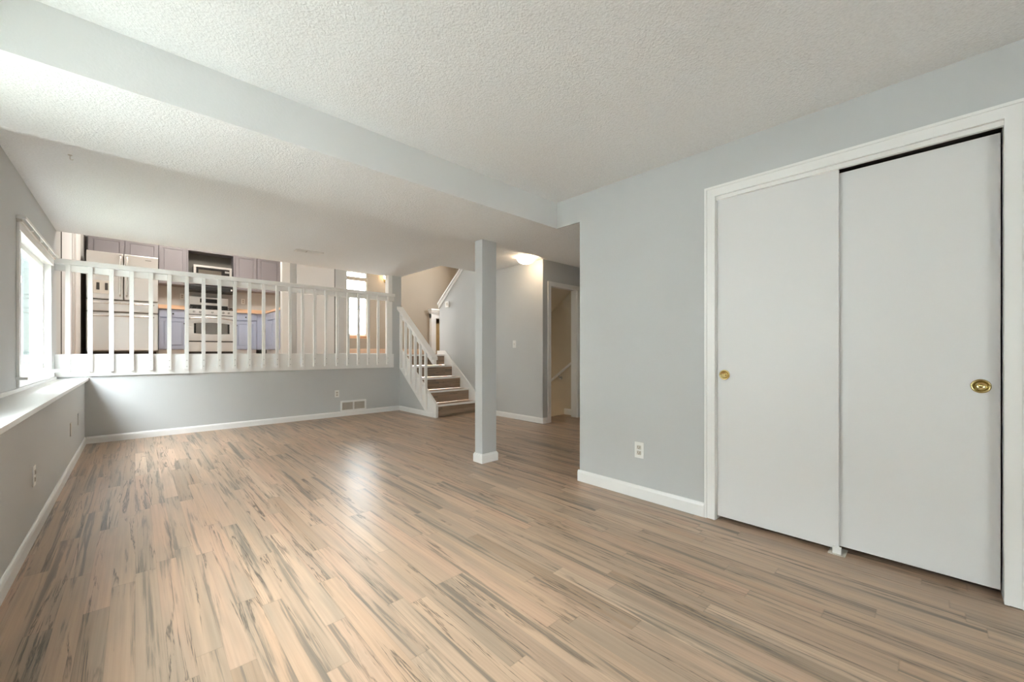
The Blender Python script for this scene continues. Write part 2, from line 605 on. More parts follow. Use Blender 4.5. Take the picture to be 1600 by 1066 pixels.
# sloped top follows the upper flight: z 2.045 at y 6.87 rising towards the room
bm_prism(bm, [(4.062, -2.2), (6.86, -2.2), (6.86, 2.04), (6.19, 2.56), (5.2, 3.33), (5.2, ZT), (4.062, ZT)], 'x', XS, XS + 0.11)
struct(finish('wall_stair', bm, M['wall']), 'grey stair wall with a sloping white cap', 'wall')
bm = bmesh.new()
dx0, dx1, dz = 4.615, 5.275, 2.085
bm_box(bm, (XS + 0.001, 4.06, 0), (dx0, 4.16, ZF + 0.01))
bm_box(bm, (dx1, 4.06, 0), (7.1, 4.16, ZF + 0.01))
bm_box(bm, (dx0, 4.06, dz), (dx1, 4.16, ZF + 0.01))
struct(finish('wall_hall', bm, M['wall']), 'grey hallway wall around the basement doorway', 'wall')
sbox('wall_basement_stair', M['tan'], ((5.40, 4.161, -2.2), (5.50, 6.899, ZT)), ((5.40, 6.899, -2.2), (5.50, 7.4, ZU - 0.201)), label='tan side wall of the basement stairs', cat='wall')
sbox('wall_basement_end', M['tan'], ((XS + 0.11, 7.3, -2.2), (5.40, 7.4, ZU - 0.21)), ((XS + 0.11, 4.32, -2.2), (5.40, 4.419, -0.121)), ((XS, 6.861, -2.2), (XS + 0.109, 7.4, ZU - 0.21)), label='tan end wall of the basement stairs', cat='wall')
sbox('floor_basement', M['tread'], ((XS + 0.11, 4.42, -2.3), (5.40, 7.4, -2.2)), label='basement floor', cat='floor')
# upper storey walls
sbox('wall_upper_far', M['beige'], ((3.3, 9.90, ZU), (3.605, 10.02, ZT)), ((4.285, 9.90, ZU), (7.1, 10.02, ZT)),
     ((3.605, 9.90, ZU), (4.285, 10.02, 1.475)), ((3.605, 9.90, 3.075), (4.285, 10.02, ZT)),
     label='beige far wall with the dining window and the fireplace', cat='wall')
sbox('wall_upper_right', M['beige'], ((7.0, 6.0, ZU), (7.1, 7.85, ZT)), ((7.0, 8.55, ZU), (7.1, 9.9, ZT)), ((7.0, 7.85, ZU), (7.1, 8.55, 2.6)), ((7.0, 7.85, 3.4), (7.1, 8.55, ZT)),  # opening added, unseen, to let daylight into the upper level
     ((5.5, 6.9, ZU), (7.0, 7.0, ZT)),
     label='beige right wall of the upper level', cat='wall')
sbox('wall_upper_front', M['beige'], ((3.48, 5.38, ZF + 0.29), (5.40, 5.499, ZT)), ((3.47, 5.499, ZF + 0.301), (3.589, YB, ZT)), ((-0.86, YB, ZF + 0.301), (3.47, YB + 0.11, ZT)),
     label='upper walls around the open stairwell', cat='wall')
sbox('wall_kitchen_back', M['kwall'], ((-0.86, 10.61, ZU), (3.3, 10.75, ZT)), ((3.19, 8.66, ZU), (3.3, 10.61, ZT)), label='grey kitchen wall behind the range', cat='wall')
# kitchen left wall with a glazed door opening y 7.35 .. 8.55
sbox('wall_kitchen_left', M['kwall'], ((XL - 0.2, YB + 0.12, ZU), (XL, 7.32, ZT)), ((XL - 0.2, 7.32, 3.15), (XL, 8.57, ZT)), ((XL - 0.2, 8.57, ZU), (XL, 10.61, ZT)), ((XL - 0.2, 7.32, ZU), (XL - 0.12, 8.57, 3.15)),
     label='kitchen left wall beside the refrigerator', cat='wall')
sbox('wall_partition', M['wall'], ((2.03, 8.55, ZU), (3.19, 8.66, ZT)), label='grey partition wall between kitchen and dining room', cat='wall')

# ------------------------------------------------------------------ trim and baseboards


def base_profile(h=0.083, t=0.014):
    return [(0, 0), (t, 0), (t, h - 0.02), (t * 0.65, h - 0.006), (t * 0.3, h), (0, h)]


def baseboard(name, p0, p1, nrm, label, h=0.083, t=0.014, ext=0.0):
    """run from p0 to p1 at floor height, sticking out along nrm"""
    p0, p1, nrm = Vector(p0), Vector(p1), Vector(nrm)
    bm = bmesh.new()
    prof = base_profile(h, t)
    A = [bm.verts.new(p0 + nrm * u + Vector((0, 0, v))) for u, v in prof]
    B = [bm.verts.new(p1 + nrm * u + Vector((0, 0, v))) for u, v in prof]
    n = len(prof)
    bm.faces.new(A)
    bm.faces.new(list(reversed(B)))
    for i in range(n):
        bm.faces.new([A[i], A[(i + 1) % n], B[(i + 1) % n], B[i]])
    return struct(finish(name, bm, M['trim']), label, 'baseboard')


baseboard('baseboard_left', (XLL, YN, 0), (XLL, YB, 0), (1, 0, 0), 'white baseboard along the left half wall')
baseboard('baseboard_back', (XLL + 0.014, YB, 0), (3.55, YB, 0), (0, -1, 0), 'white baseboard under the railing wall')
baseboard('baseboard_stair', (3.56, 5.66, 0), (3.56, YB - 0.014, 0), (-1, 0, 0), 'white baseboard below the stair stringer')
baseboard('baseboard_right', (XR, 1.046, 0), (XR, 2.069, 0), (-1, 0, 0), 'white baseboard between closet and hallway corner', 0.092)
baseboard('baseboard_hall', (XS, 4.046, 0), (XS, 5.52, 0), (-1, 0, 0), 'white baseboard along the hallway wall')
baseboard('baseboard_hall_corner', (XS, 4.06, 0), (4.545, 4.06, 0), (0, -1, 0), 'short white baseboard beside the basement doorway')
baseboard('baseboard_basement', (5.40, 4.161, 0), (5.40, 4.42, 0), (-1, 0, 0), 'short white baseboard inside the basement doorway', 0.1)
baseboard('baseboard_upper', (3.31, 9.90, ZU), (5.98, 9.90, ZU), (0, -1, 0), 'peach wood baseboard on the beige far wall', 0.13).data.materials[0] = M['peach']
sbox('trim_1', M['trim'], ((XL + 0.0005, YN, 0.745), (XLL + 0.035, YB - 0.0005, 0.772)), ((XL + 0.0005, YN, 0.772), (XL + 0.014, YB - 0.0005, 0.80)), ((XLL + 0.0005, YN, 0.725), (XLL + 0.012, YB - 0.0005, 0.745)),
     label='long white ledge board on top of the left half wall', cat='ledge', bevel=0.003)
# white corner board at the wall end
sbox('trim_2', M['trim'], ((3.335, YB - 0.012, ZU + 0.02), (3.409, YB + 0.115, ZF - 0.001)), label='white corner board beside the kitchen railing', cat='trim', bevel=0.003)
# closet casing
bm = bmesh.new()
cw = 0.063
for (u0, u1, d) in ((0.0, 0.014, 0.021), (0.014, 0.05, 0.014), (0.05, cw, 0.017)):
    bm_box(bm, (XR - d, cy1 + cw - u0, 0.004), (XR - 0.0002, cy1 + cw - u1, cz + cw - u0))
    bm_box(bm, (XR - d, cy0 - cw + u0, 0.004), (XR - 0.0002, cy0 - cw + u1, cz + cw - u0))
    bm_box(bm, (XR - d, cy0 - cw + u1, cz + cw - u1), (XR - 0.0002, cy1 + cw - u1, cz + cw - u0))
# jambs and head liner with the track fascia
bm_box(bm, (XR + 0.0002, cy1 - 0.002, 0.004), (XR + 0.12, cy1 - 0.0002, cz - 0.023))
bm_box(bm, (XR + 0.001, cy0, cz - 0.022), (XR + 0.022, cy1, cz))
struct(finish('trim_3', bm, M['trim']), 'white casing around the sliding closet doors', 'trim')
sbox('trim_4', M['gasket'], ((XR + 0.024, cy0 + 0.001, cz - 0.012), (XR + 0.118, cy1 - 0.002, cz - 0.001)), label='metal track above the closet doors', cat='trim')
# basement door casing
bm = bmesh.new()
for x0, x1 in ((dx0 - 0.062, dx0 + 0.004), (dx1 - 0.004, dx1 + 0.062)):
    bm_box(bm, (x0, 4.042, 0.0), (x1, 4.0598, dz - 0.0042))
bm_box(bm, (dx0 - 0.062, 4.041, dz - 0.004), (dx1 + 0.062, 4.0597, dz + 0.062))
bm_box(bm, (dx0, 4.06, 0.0), (dx0 + 0.012, 4.17, dz))
bm_box(bm, (dx1 - 0.012, 4.06, 0.0), (dx1, 4.17, dz))
struct(finish('trim_5', bm, M['trim']), 'white casing of the basement doorway in the hallway', 'trim')
# sloping cap on the stair half wall
bm = bmesh.new()
s0, s1 = (6.90, 2.01), (6.02, 2.692)
bm_prism(bm, [(s0[0], s0[1]), (s0[0] + 0.0, s0[1] + 0.045), (s1[0], s1[1] + 0.045), (s1[0], s1[1])], 'x', XS - 0.028, XS + 0.14)
bm_prism(bm, [(s0[0] - 0.02, s0[1] - 0.065), (s0[0] - 0.02, s0[1] + 0.012), (s1[0], s1[1] - 0.005), (s1[0], s1[1] - 0.065)], 'x', XS - 0.015, XS - 0.0005)
struct(finish('trim_6', bm, M['trim']), 'white sloping cap on the stair half wall', 'trim')
# sloped underside of the upper flight seen through the basement doorway
bm = bmesh.new()
bm_prism(bm, [(4.17, 2.18), (6.9, 0.186), (6.9, 0.40), (4.17, 2.40)], 'x', XS + 0.112, 5.398)
struct(finish('ceiling_sloped', bm, M['tan']), 'sloped ceiling over the basement stairs', 'ceiling')

# ------------------------------------------------------------------ left window (window_1)
w1 = boxes('window_1', M['trim'], None, *frame_x(XL - 0.129, XL - 0.10, wy0, wy1, wz0, wz1, 0.012),
           ((XL - 0.10, wy0, wz0), (XL - 0.001, wy0 + 0.012, wz1)), ((XL - 0.10, wy1 - 0.008, wz0), (XL - 0.001, wy1, wz1)),
           ((XL - 0.10, wy0 + 0.012, wz1 - 0.02), (XL - 0.001, wy1 - 0.008, wz1)), ((XL - 0.10, wy0 + 0.012, wz0), (XL - 0.001, wy1 - 0.008, wz0 + 0.02)))
struct(w1, 'white sliding window in the left wall beside the kitchen railing', 'window')
boxes('window_casing', M['trim'], w1, ((XL + 0.0004, wy0 - 0.055, wz0), (XL + 0.016, wy0 + 0.005, wz1 - 0.03)), ((XL + 0.0004, wy0 - 0.055, wz1 - 0.0298), (XL + 0.018, wy1 + 0.01, wz1 + 0.03)), bevel=0.003)


def sash(xc, y0, y1):
    z0, z1 = wz0 + 0.02, wz1 - 0.02
    d, w = 0.015, 0.05
    s = boxes('window_sash', M['trim'], w1, *frame_x(xc - d, xc + d, y0, y1, z0, z1, w))
    boxes('pane', M['glass'], s, ((xc - 0.003, y0 + w, z0 + w), (xc + 0.003, y1 - w, z1 - w)))
    return s


sash(XL - 0.102, wy0 + 0.0125, 5.40)
s2 = sash(XL - 0.070, 5.28, wy1 - 0.0085)
bm = bmesh.new()
bm_lathe(bm, [(0, 0), (0.018, 0), (0.02, 0.006), (0.012, 0.012), (0, 0.013)], (XL - 0.0548, 5.305, 1.69), (1, 0, 0), 16)
bm_box(bm, (XL - 0.046, 5.295, 1.66), (XL - 0.036, 5.315, 1.72), 0.003)
finish('latch', bm, M['plastic'], s2, True)
st = boxes('window_sill', M['trim'], w1, ((XL - 0.03, wy0 - 0.09, wz0 - 0.022), (XL + 0.062, wy1 + 0.06, wz0)), bevel=0.004)
boxes('apron', M['trim'], w1, ((XL + 0.0004, wy0 - 0.06, wz0 - 0.08), (XL + 0.018, wy1 + 0.04, wz0 - 0.022)), bevel=0.004)

# curtain rod above it
rod = thing('curtain_rod', 'flat white curtain rod mounted above the left window', 'curtain rod', (XL, 5.7, 2.09))
bm = bmesh.new()
bm_box(bm, (XL + 0.044, 4.79, 2.094), (XL + 0.052, 6.58, 2.118), 0.002)
bm_box(bm, (XL + 0.0005, 4.79, 2.094), (XL + 0.0439, 4.798, 2.118), 0.001)
bm_box(bm, (XL + 0.0005, 6.572, 2.094), (XL + 0.0439, 6.58, 2.118), 0.001)
finish('rail', bm, M['trim'], rod)
boxes('shade_band', M['almond'], rod, ((XL + 0.0005, 4.80, 2.074), (XL + 0.03, 6.56, 2.094)))  # band drawn in place of the shaded gap under the rod
for yy in (5.15, 5.6, 6.05, 6.4):
    boxes('bracket', M['trim'], rod, ((XL + 0.03, yy - 0.008, 2.076), (XL + 0.046, yy + 0.008, 2.112)), bevel=0.001)

# third left window, added unseen behind the camera for light
w5 = boxes('added_window_rear', M['trim'], None, *frame_x(XL - 0.125, XL - 0.065, -2.8, -1.6, wz0, wz1, 0.05))
struct(w5, 'added unseen white window in the left wall behind the camera', 'window')
boxes('pane', M['glass'], w5, ((XL - 0.098, -2.75, wz0 + 0.05), (XL - 0.092, -1.65, wz1 - 0.05)))
# second left window, added just outside the picture for side light
w2 = boxes('added_window_near', M['trim'], None, *frame_x(XL - 0.125, XL - 0.065, 0.9, 2.7, wz0, wz1, 0.05), ((XL - 0.125, 1.77, wz0 + 0.05), (XL - 0.065, 1.83, wz1 - 0.05)))
struct(w2, 'added unseen white window in the left wall nearer the camera', 'window')
boxes('pane', M['glass'], w2, ((XL - 0.098, 0.95, wz0 + 0.05), (XL - 0.092, 1.77, wz1 - 0.05)), ((XL - 0.098, 1.83, wz0 + 0.05), (XL - 0.092, 2.65, wz1 - 0.05)))

# dining window (window_2)
dw = boxes('window_2', M['trim'], None,
           ((3.606, 9.93, 1.476), (3.64, 9.99, 3.074)), ((4.245, 9.93, 1.476), (4.284, 9.99, 3.074)),
           ((3.64, 9.93, 3.04), (4.245, 9.99, 3.074)), ((3.64, 9.93, 1.476), (4.245, 9.99, 1.52)), bevel=0.003)
struct(dw, 'tall bright dining window with a transom in the beige wall', 'window')
boxes('transom_bar', M['beige'], dw, ((3.606, 9.905, 2.845), (4.284, 9.99, 2.935)), bevel=0.002)
boxes('meeting_rail', M['trim'], dw, ((3.64, 9.945, 2.13), (4.245, 9.98, 2.15)))
boxes('window_sill', M['counter'], dw, ((3.56, 9.84, 1.452), (4.33, 9.93, 1.476)), ((3.58, 9.883, 1.405), (4.31, 9.8995, 1.452)), bevel=0.003)
boxes('pane', M['glass'], dw, ((3.64, 9.96, 1.52), (4.245, 9.966, 3.04)))

# kitchen door on the left (door_3): closed white leaf, dark seal, white board
kd = boxes('door_3', M['door'], None, ((XL - 0.05, 7.345, ZU + 0.012), (XL - 0.004, 8.56, 3.14)), bevel=0.003)
struct(kd, 'pale door in the kitchen left wall behind the railing end', 'door')
boxes('seal', M['gasket'], kd, ((XL - 0.06, 7.322, ZU + 0.01), (XL + 0.006, 7.345, 3.145)))
sbox('trim_8', M['trim'], ((XL + 0.0005, 8.80, ZU), (XL + 0.02, 9.45, ZT - 0.3)), label='broad white upright board on the kitchen left wall beside the refrigerator', cat='trim', bevel=0.004)

# ------------------------------------------------------------------ closet doors


def finger_pull(parent, y, z, xf):
    bm = bmesh.new()
    prof = [(0.031, 0.0), (0.0315, 0.003), (0.029, 0.0055), (0.0255, 0.0045), (0.023, 0.002), (0.019, -0.004), (0.012, -0.008), (0.005, -0.0095), (0.0, -0.0085)]
    bm_lathe(bm, prof, (xf - 0.0006, y, z), (-1, 0, 0), 40)
    # round dimple in the middle of the cup
    bm_lathe(bm, [(0.0075, -0.0088), (0.007, -0.0055), (0.004, -0.0040), (0.0, -0.0036)], (xf - 0.0006, y, z), (-1, 0, 0), 24)
    return finish('finger_pull', bm, M['brass'], parent, True)


def pull_hole_door(name, y0, y1, z0, z1, xf, th, hy, hz, label):
    """flush slab with a round recess for the finger pull"""
    bm = bmesh.new()
    n = 40
    r = 0.0285
    xs = xf
    corners = [bm.verts.new((xs, y0, z0)), bm.verts.new((xs, y1, z0)), bm.verts.new((xs, y1, z1)), bm.verts.new((xs, y0, z1))]
    ring = [bm.verts.new((xs, hy + r * math.cos(2 * PI * k / n), hz + r * math.sin(2 * PI * k / n))) for k in range(n)]
    # fan between the ring and the rectangle
    q = n // 4
    cidx = {0: 2, 1: 3, 2: 0, 3: 1}   # quadrant -> corner
    for k in range(n):
        quad = k // q
        c = corners[cidx[quad]]
        bm.faces.new([ring[k], ring[(k + 1) % n], c])
    for quad in range(4):
        k = ((quad + 1) * q) % n
        bm.faces.new([ring[k], corners[cidx[quad]], corners[cidx[(quad + 1) % 4]]][::-1])
    back = [bm.verts.new((xs + th, v.co.y, v.co.z)) for v in corners]
    for i in range(4):
        bm.faces.new([corners[i], corners[(i + 1) % 4], back[(i + 1) % 4], back[i]])
    bm.faces.new(back)
    rb = [bm.verts.new((xs + 0.018, v.co.y, v.co.z)) for v in ring]
    for k in range(n):
        bm.faces.new([ring[k], ring[(k + 1) % n], rb[(k + 1) % n], rb[k]])
    bm.faces.new(rb)
    o = finish(name, bm, M['door'])
    return struct(o, label, 'door')


d1 = pull_hole_door('door_1', 0.365, cy1 - 0.003, 0.026, 2.052, XR + 0.022, 0.026, 0.932, 0.932, 'left white sliding closet door, the front one')
finger_pull(d1, 0.932, 0.932, XR + 0.022)
d2 = pull_hole_door('door_2', cy0 + 0.006, 0.42, 0.034, 2.040, XR + 0.054, 0.026, -0.130, 0.925, 'right white sliding closet door, set behind the left one')
finger_pull(d2, -0.130, 0.925, XR + 0.054)

guide = thing('door_guide', 'small white door guide on the floor where the closet doors meet', 'door guide', (XR + 0.04, 0.37, 0))
boxes('base_plate', M['almond'], guide, ((XR - 0.004, 0.335, 0.0), (XR + 0.10, 0.408, 0.004)), bevel=0.001)
boxes('guide_fin', M['plastic'], guide, ((XR + 0.008, 0.352, 0.004), (XR + 0.021, 0.39, 0.04)), bevel=0.002)

# ------------------------------------------------------------------ support column
colm = thing('support_column', 'square grey support column standing alone in the room', 'column', (2.53, 3.08, 0))
boxes('shaft', M['wall'], colm, ((2.437, 3.013, 0.0), (2.617, 3.124, ZB - 0.0005)), bevel=0.002)
bm = bmesh.new()
for h, t in ((0.078, 0.014), (0.09, 0.008)):
    bm_box(bm, (2.437 - t, 3.013 - t, 0.0), (2.617 + t, 3.124 + t, h), 0.003)
finish('baseboard', bm, M['trim'], colm)

# ------------------------------------------------------------------ kitchen railing
rl = thing('railing', 'white wooden kitchen railing along the top of the low back wall', 'railing', (1.4, YB, 0.79))
bm = bmesh.new()
bm_box(bm, (XL + 0.002, YB - 0.03, 0.792), (3.43, YB - 0.0005, 1.036), 0.003)
finish('fascia_board', bm, M['trim'], rl)
boxes('ledge_cap', M['trim'], rl, ((XL + 0.002, YB - 0.03, 1.036), (3.334, YB + 0.10, 1.05)), bevel=0.003)
boxes('sub_rail', M['trim'], rl, ((XL + 0.002, YB - 0.0282, 1.992), (3.334, YB + 0.01, 2.098)), bevel=0.003)
boxes('top_rail', M['trim'], rl, ((XL + 0.002, YB - 0.082, 2.066), (3.43, YB - 0.0285, 2.124)), ((XL + 0.002, YB - 0.0283, 2.099), (3.333, YB + 0.05, 2.124)), bevel=0.004)
boxes('end_block', M['trim'], rl, ((3.336, YB - 0.05, 1.985), (3.43, YB - 0.0125, 2.0655)), bevel=0.003)
proto = None
for i in range(23):
    xc = -0.557 + i * (3.297 + 0.557) / 22
    if proto is None:
        bm = bmesh.new()
        bm_box(bm, (xc - 0.020, YB - 0.07, 0.845), (xc + 0.020, YB - 0.0303, 2.0655), 0.003)
        proto = finish('baluster', bm, M['trim'], rl)
        x_first = xc
        scr = []
        for zz in (0.885, 0.965):
            bm = bmesh.new()
            bm_lathe(bm, [(0.0, 0.0012), (0.005, 0.001), (0.0055, 0.0)], (xc, YB - 0.0702, zz), (0, -1, 0), 10)
            scr.append(finish('screw', bm, M['screw'], proto))
    else:
        c = proto.copy()
        COL.objects.link(c)
        c.parent = rl
        c.matrix_parent_inverse = proto.matrix_parent_inverse.copy()
        c.location.x = xc - x_first
        for q in scr:
            s = q.copy()
            COL.objects.link(s)
            s.parent = c
            s.matrix_parent_inverse = q.matrix_parent_inverse.copy()

# ------------------------------------------------------------------ staircase
stair = thing('staircase', 'short wood-look staircase with white nosings climbing to the kitchen level', 'staircase', (4.0, 5.6, 0))
Y0, RUN, RISE = 5.58, 0.265, 0.205
xl, xr = 3.60, XS - 0.022
for k in range(5):
    y = Y0 + k * RUN
    z = (k + 1) * RISE if k < 4 else ZU + 0.003
    yb = y + RUN if k < 4 else 6.929
    boxes('riser', M['riser'], stair, ((xl, y + 0.022, k * RISE + 0.0005), (xr, y + 0.04, z - 0.026)))
    boxes('tread', M['tread'], stair, ((xl, y + 0.023, z - 0.025), (xr, yb + 0.02, z - 0.001)))
    nz = boxes('nosing', M['trim'], stair, ((xl, y, z - 0.027), (xr, y + 0.05, z)), bevel=0.004)
SL = 0.756


def topz(y):
    return 0.222 + (y - 5.6) * SL


# outer stringer (closed side board) and inner skirt board
bm = bmesh.new()
bm_prism(bm, [(5.585, 0.0), (5.68, 0.0), (5.93, 0.085), (YB - 0.001, 0.085 + (YB - 5.93) * 0.775), (YB - 0.001, topz(YB)), (5.585, topz(5.585))], 'x', 3.555, 3.599)
finish('outer_stringer', bm, M['trim'], stair)
bm = bmesh.new()
bm_prism(bm, [(5.53, 0.0), (6.92, 0.0), (6.92, 1.10), (6.63, 1.10), (5.53, 0.25)], 'x', XS - 0.021, XS - 0.0005)
finish('skirt_board', bm, M['trim'], stair)
bm = bmesh.new()
bm_prism(bm, [(5.94, 0.0835), (YB - 0.001, 0.083 + (YB - 5.93) * 0.775), (YB - 0.001, 0.0)][::-1] + [(5.66, 0.0)][:0], 'x', 3.561, 3.598)
finish('side_panel', bm, M['wall'], stair)

# stair railing
srl = thing('stair_railing', 'white sloping stair railing with square balusters beside the steps', 'railing', (3.56, 6.2, 0.2))
RS = 0.776


def rz(y):
    return 1.001 + (y - 5.649) * RS


bm = bmesh.new()
a, b = 5.635, YB - 0.001
bm_prism(bm, [(a, rz(a)), (b, rz(b)), (b, rz(b) - 0.05), (a, rz(a) - 0.05)], 'x', 3.505, 3.62)
finish('handrail', bm, M['trim'], srl)
bm = bmesh.new()
bm_prism(bm, [(a, rz(a) - 0.0505), (b, rz(b) - 0.0505), (b, rz(b) - 0.165), (a + 0.05, rz(a + 0.05) - 0.165), (a, rz(a) - 0.125)], 'x', 3.557, 3.597)
finish('sub_rail', bm, M['trim'], srl)
for yc in (5.864, 6.036, 6.208, 6.38, 6.552, 6.722):
    zb = 0.111 + (yc - 5.864) * 0.78
    bm = bmesh.new()
    y0_, y1_ = yc - 0.02, yc + 0.02
    bm_prism(bm, [(y0_, zb), (y1_, zb), (y1_, rz(y1_) - 0.051), (y0_, rz(y0_) - 0.051)], 'x', 3.516, 3.5545)
    finish('baluster', bm, M['trim'], srl)


# ------------------------------------------------------------------ wall plates


def outlet(label, p, n, group=None, mat='plastic', sockets=True, blank=False):
    """cover plate 70x115 mm on a wall with normal n"""
    n = Vector(n)
    t = Vector((0, 0, 1)).cross(n)
    p = Vector(p)
    o = thing('wall_outlet', label, 'outlet', p, group)

    def bx(bm, u0, u1, v0, v1, d0, d1, bev=0.0):
        A = p + t * u0 + Vector((0, 0, v0)) + n * d0
        B = p + t * u1 + Vector((0, 0, v1)) + n * d1
        bm_box(bm, A, B, bev)
    bm = bmesh.new()
    bx(bm, -0.036, 0.036, -0.059, 0.059, 0.0003, 0.006, 0.002)
    finish('cover_plate', bm, M[mat], o)
    if sockets:
        for v in (-0.02, 0.02):
            bm = bmesh.new()
            bx(bm, -0.016, 0.016, v - 0.014, v + 0.014, 0.006, 0.0085, 0.003)
            s = finish('socket', bm, M['almond'], o)
            bm = bmesh.new()
            for u in (-0.007, 0.007):
                bx(bm, u - 0.0015, u + 0.0015, v - 0.002, v + 0.008, 0.0085, 0.0088)
            bx(bm, -0.003, 0.003, v - 0.01, v - 0.005, 0.0085, 0.0088)
            finish('slot', bm, M['gasket'], s)
    return o


outlet('white wall outlet low on the grey wall left of the closet', (XR, 1.511, 0.354), (-1, 0, 0))
outlet('white wall outlet above the floor vent on the back wall', (2.432, YB, 0.381), (0, -1, 0))
outlet('white wall outlet on the left half wall nearest the camera', (XLL, 3.588, 0.361), (1, 0, 0))
g = outlet('beige blank cover plate on the left half wall, the one farther from the corner', (XLL, 5.412, 0.37), (1, 0, 0), None, 'almond', False)
g.name = 'blank_cover_plate'
g['category'] = 'cover plate'
g = outlet('grey-painted blank cover plate nearest the back corner on the left half wall', (XLL, 6.07, 0.385), (1, 0, 0), None, 'wall', False)
g.name = 'blank_cover_plate'
g['category'] = 'cover plate'


def switch(label, p, n):
    n = Vector(n)
    t = Vector((0, 0, 1)).cross(n)
    p = Vector(p)
    o = thing('light_switch', label, 'light switch', p)
    bm = bmesh.new()
    bm_box(bm, p + t * -0.036 + Vector((0, 0, -0.059)) + n * 0.0003, p + t * 0.036 + Vector((0, 0, 0.059)) + n * 0.006, 0.002)
    finish('cover_plate', bm, M['plastic'], o)
    bm = bmesh.new()
    bm_box(bm, p + t * -0.005 + Vector((0, 0, -0.011)) + n * 0.006, p + t * 0.005 + Vector((0, 0, 0.011)) + n * 0.014, 0.002)
    finish('toggle', bm, M['almond'], o)
    return o


switch('white light switch on the hallway wall right of the column', (XS, 4.676, 1.2), (-1, 0, 0))
th = thing('thermostat', 'small white thermostat at the top of the stair wall under the sloping cap', 'thermostat', (XS, 6.57, 2.0))
boxes('body', M['plastic'], th, ((XS - 0.022, 6.505, 1.945), (XS - 0.0003, 6.625, 2.06)), bevel=0.004)
boxes('dial', M['almond'], th, ((XS - 0.026, 6.535, 1.975), (XS - 0.022, 6.595, 2.035)), bevel=0.002)

# floor-level wall vent
vt = thing('wall_vent', 'white wall vent register low on the back wall beside the stairs', 'vent', (2.70, YB, 0.16))
bm = bmesh.new()
vx0, vx1, vz0, vz1 = 2.482, 2.922, 0.075, 0.255
yv = YB - 0.018
for a_, b_ in frame_y(yv, YB - 0.0004, vx0, vx1, vz0, vz1, 0.028) + [((2.69, yv, vz0 + 0.028), (2.715, YB - 0.0004, vz1 - 0.028))]:
    bm_box(bm, a_, b_)
finish('frame', bm, M['trim'], vt)
boxes('backing', M['cab_dark'], vt, ((vx0 + 0.03, YB - 0.003, vz0 + 0.02), (vx1 - 0.03, YB - 0.0005, vz1 - 0.02)))
for x0_, x1_ in ((vx0 + 0.028, 2.69), (2.715, vx1 - 0.028)):
    bm = bmesh.new()
    nn = 15
    for k in range(nn):
        xx = x0_ + (k + 0.5) * (x1_ - x0_) / nn
        bm_box(bm, (xx - 0.0035, yv + 0.004, vz0 + 0.028), (xx + 0.0035, YB - 0.004, vz1 - 0.028))
    finish('louvre', bm, M['almond'], vt)

# ceiling vent
cv_ = thing('ceiling_vent', 'small white vent in the ceiling above the kitchen railing', 'vent', (1.74, 5.97, ZF))
boxes('frame', M['trim'], cv_, ((1.58, 5.91, ZF - 0.008), (1.93, 5.935, ZF - 0.0003)), ((1.58, 6.03, ZF - 0.008), (1.93, 6.055, ZF - 0.0003)), ((1.58, 5.935, ZF - 0.008), (1.605, 6.03, ZF - 0.0003)), ((1.905, 5.935, ZF - 0.008), (1.93, 6.03, ZF - 0.0003)), bevel=0.002)
boxes('backing', M['gasket'], cv_, ((1.605, 5.935, ZF - 0.0025), (1.905, 6.03, ZF - 0.0004)))
bm = bmesh.new()
for k in range(7):
    yy = 5.942 + k * 0.0135
    bm_prism(bm, [(yy, ZF - 0.003), (yy + 0.002, ZF - 0.003), (yy + 0.010, ZF - 0.0078), (yy + 0.008, ZF - 0.0078)], 'x', 1.73, 1.905)
    bm_prism(bm, [(yy, ZF - 0.003), (yy + 0.002, ZF - 0.003), (yy + 0.006, ZF - 0.0078), (yy + 0.004, ZF - 0.0078)], 'x', 1.605, 1.72)
finish('louvre', bm, M['trim'], cv_)

# small hook in the ceiling
hk = thing('ceiling_hook', 'tiny metal hook in the far ceiling near the left window', 'hook', (-0.335, 4.19, ZF))
bm = bmesh.new()
bm_lathe(bm, [(0, 0), (0.012, 0), (0.01, -0.004), (0, -0.005)], (-0.335, 4.19, ZF - 0.0003), (0, 0, 1), 14)
finish('plate', bm, M['almond'], hk, True)
bm = bmesh.new()
bm_tube(bm, [(-0.335, 4.19, ZF - 0.004), (-0.335, 4.19, ZF - 0.025)] + [(-0.335 + 0.008 * (1 - math.cos(a_)), 4.19, ZF - 0.025 - 0.008 * math.sin(a_)) for a_ in (0.5, 1.0, 1.57, 2.2, 2.8)], 0.002, 8)
finish('hook', bm, M['almond'], hk, True)

# ------------------------------------------------------------------ hallway lamp
lp = thing('ceiling_lamp', 'lit white dome ceiling lamp in the hallway', 'ceiling lamp', (4.16, 4.13, ZF))
lx, ly = 4.16, 4.13
bm = bmesh.new()
bm_lathe(bm, [(0.0, 0), (0.115, 0), (0.12, -0.012), (0.115, -0.022), (0, -0.022)], (lx, ly, ZF - 0.0005), (0, 0, 1), 32)
finish('base', bm, M['trim'], lp, True)
bm = bmesh.new()
prof = [(0.132, -0.0225)] + [(0.132 * math.cos(a_), -0.0225 - 0.085 * math.sin(a_)) for a_ in [k * PI / 2 / 10 for k in range(1, 10)]] + [(0, -0.1075)]
bm_lathe(bm, prof, (lx, ly, ZF), (0, 0, 1), 36)
finish('shade', bm, M['shade'], lp, True)

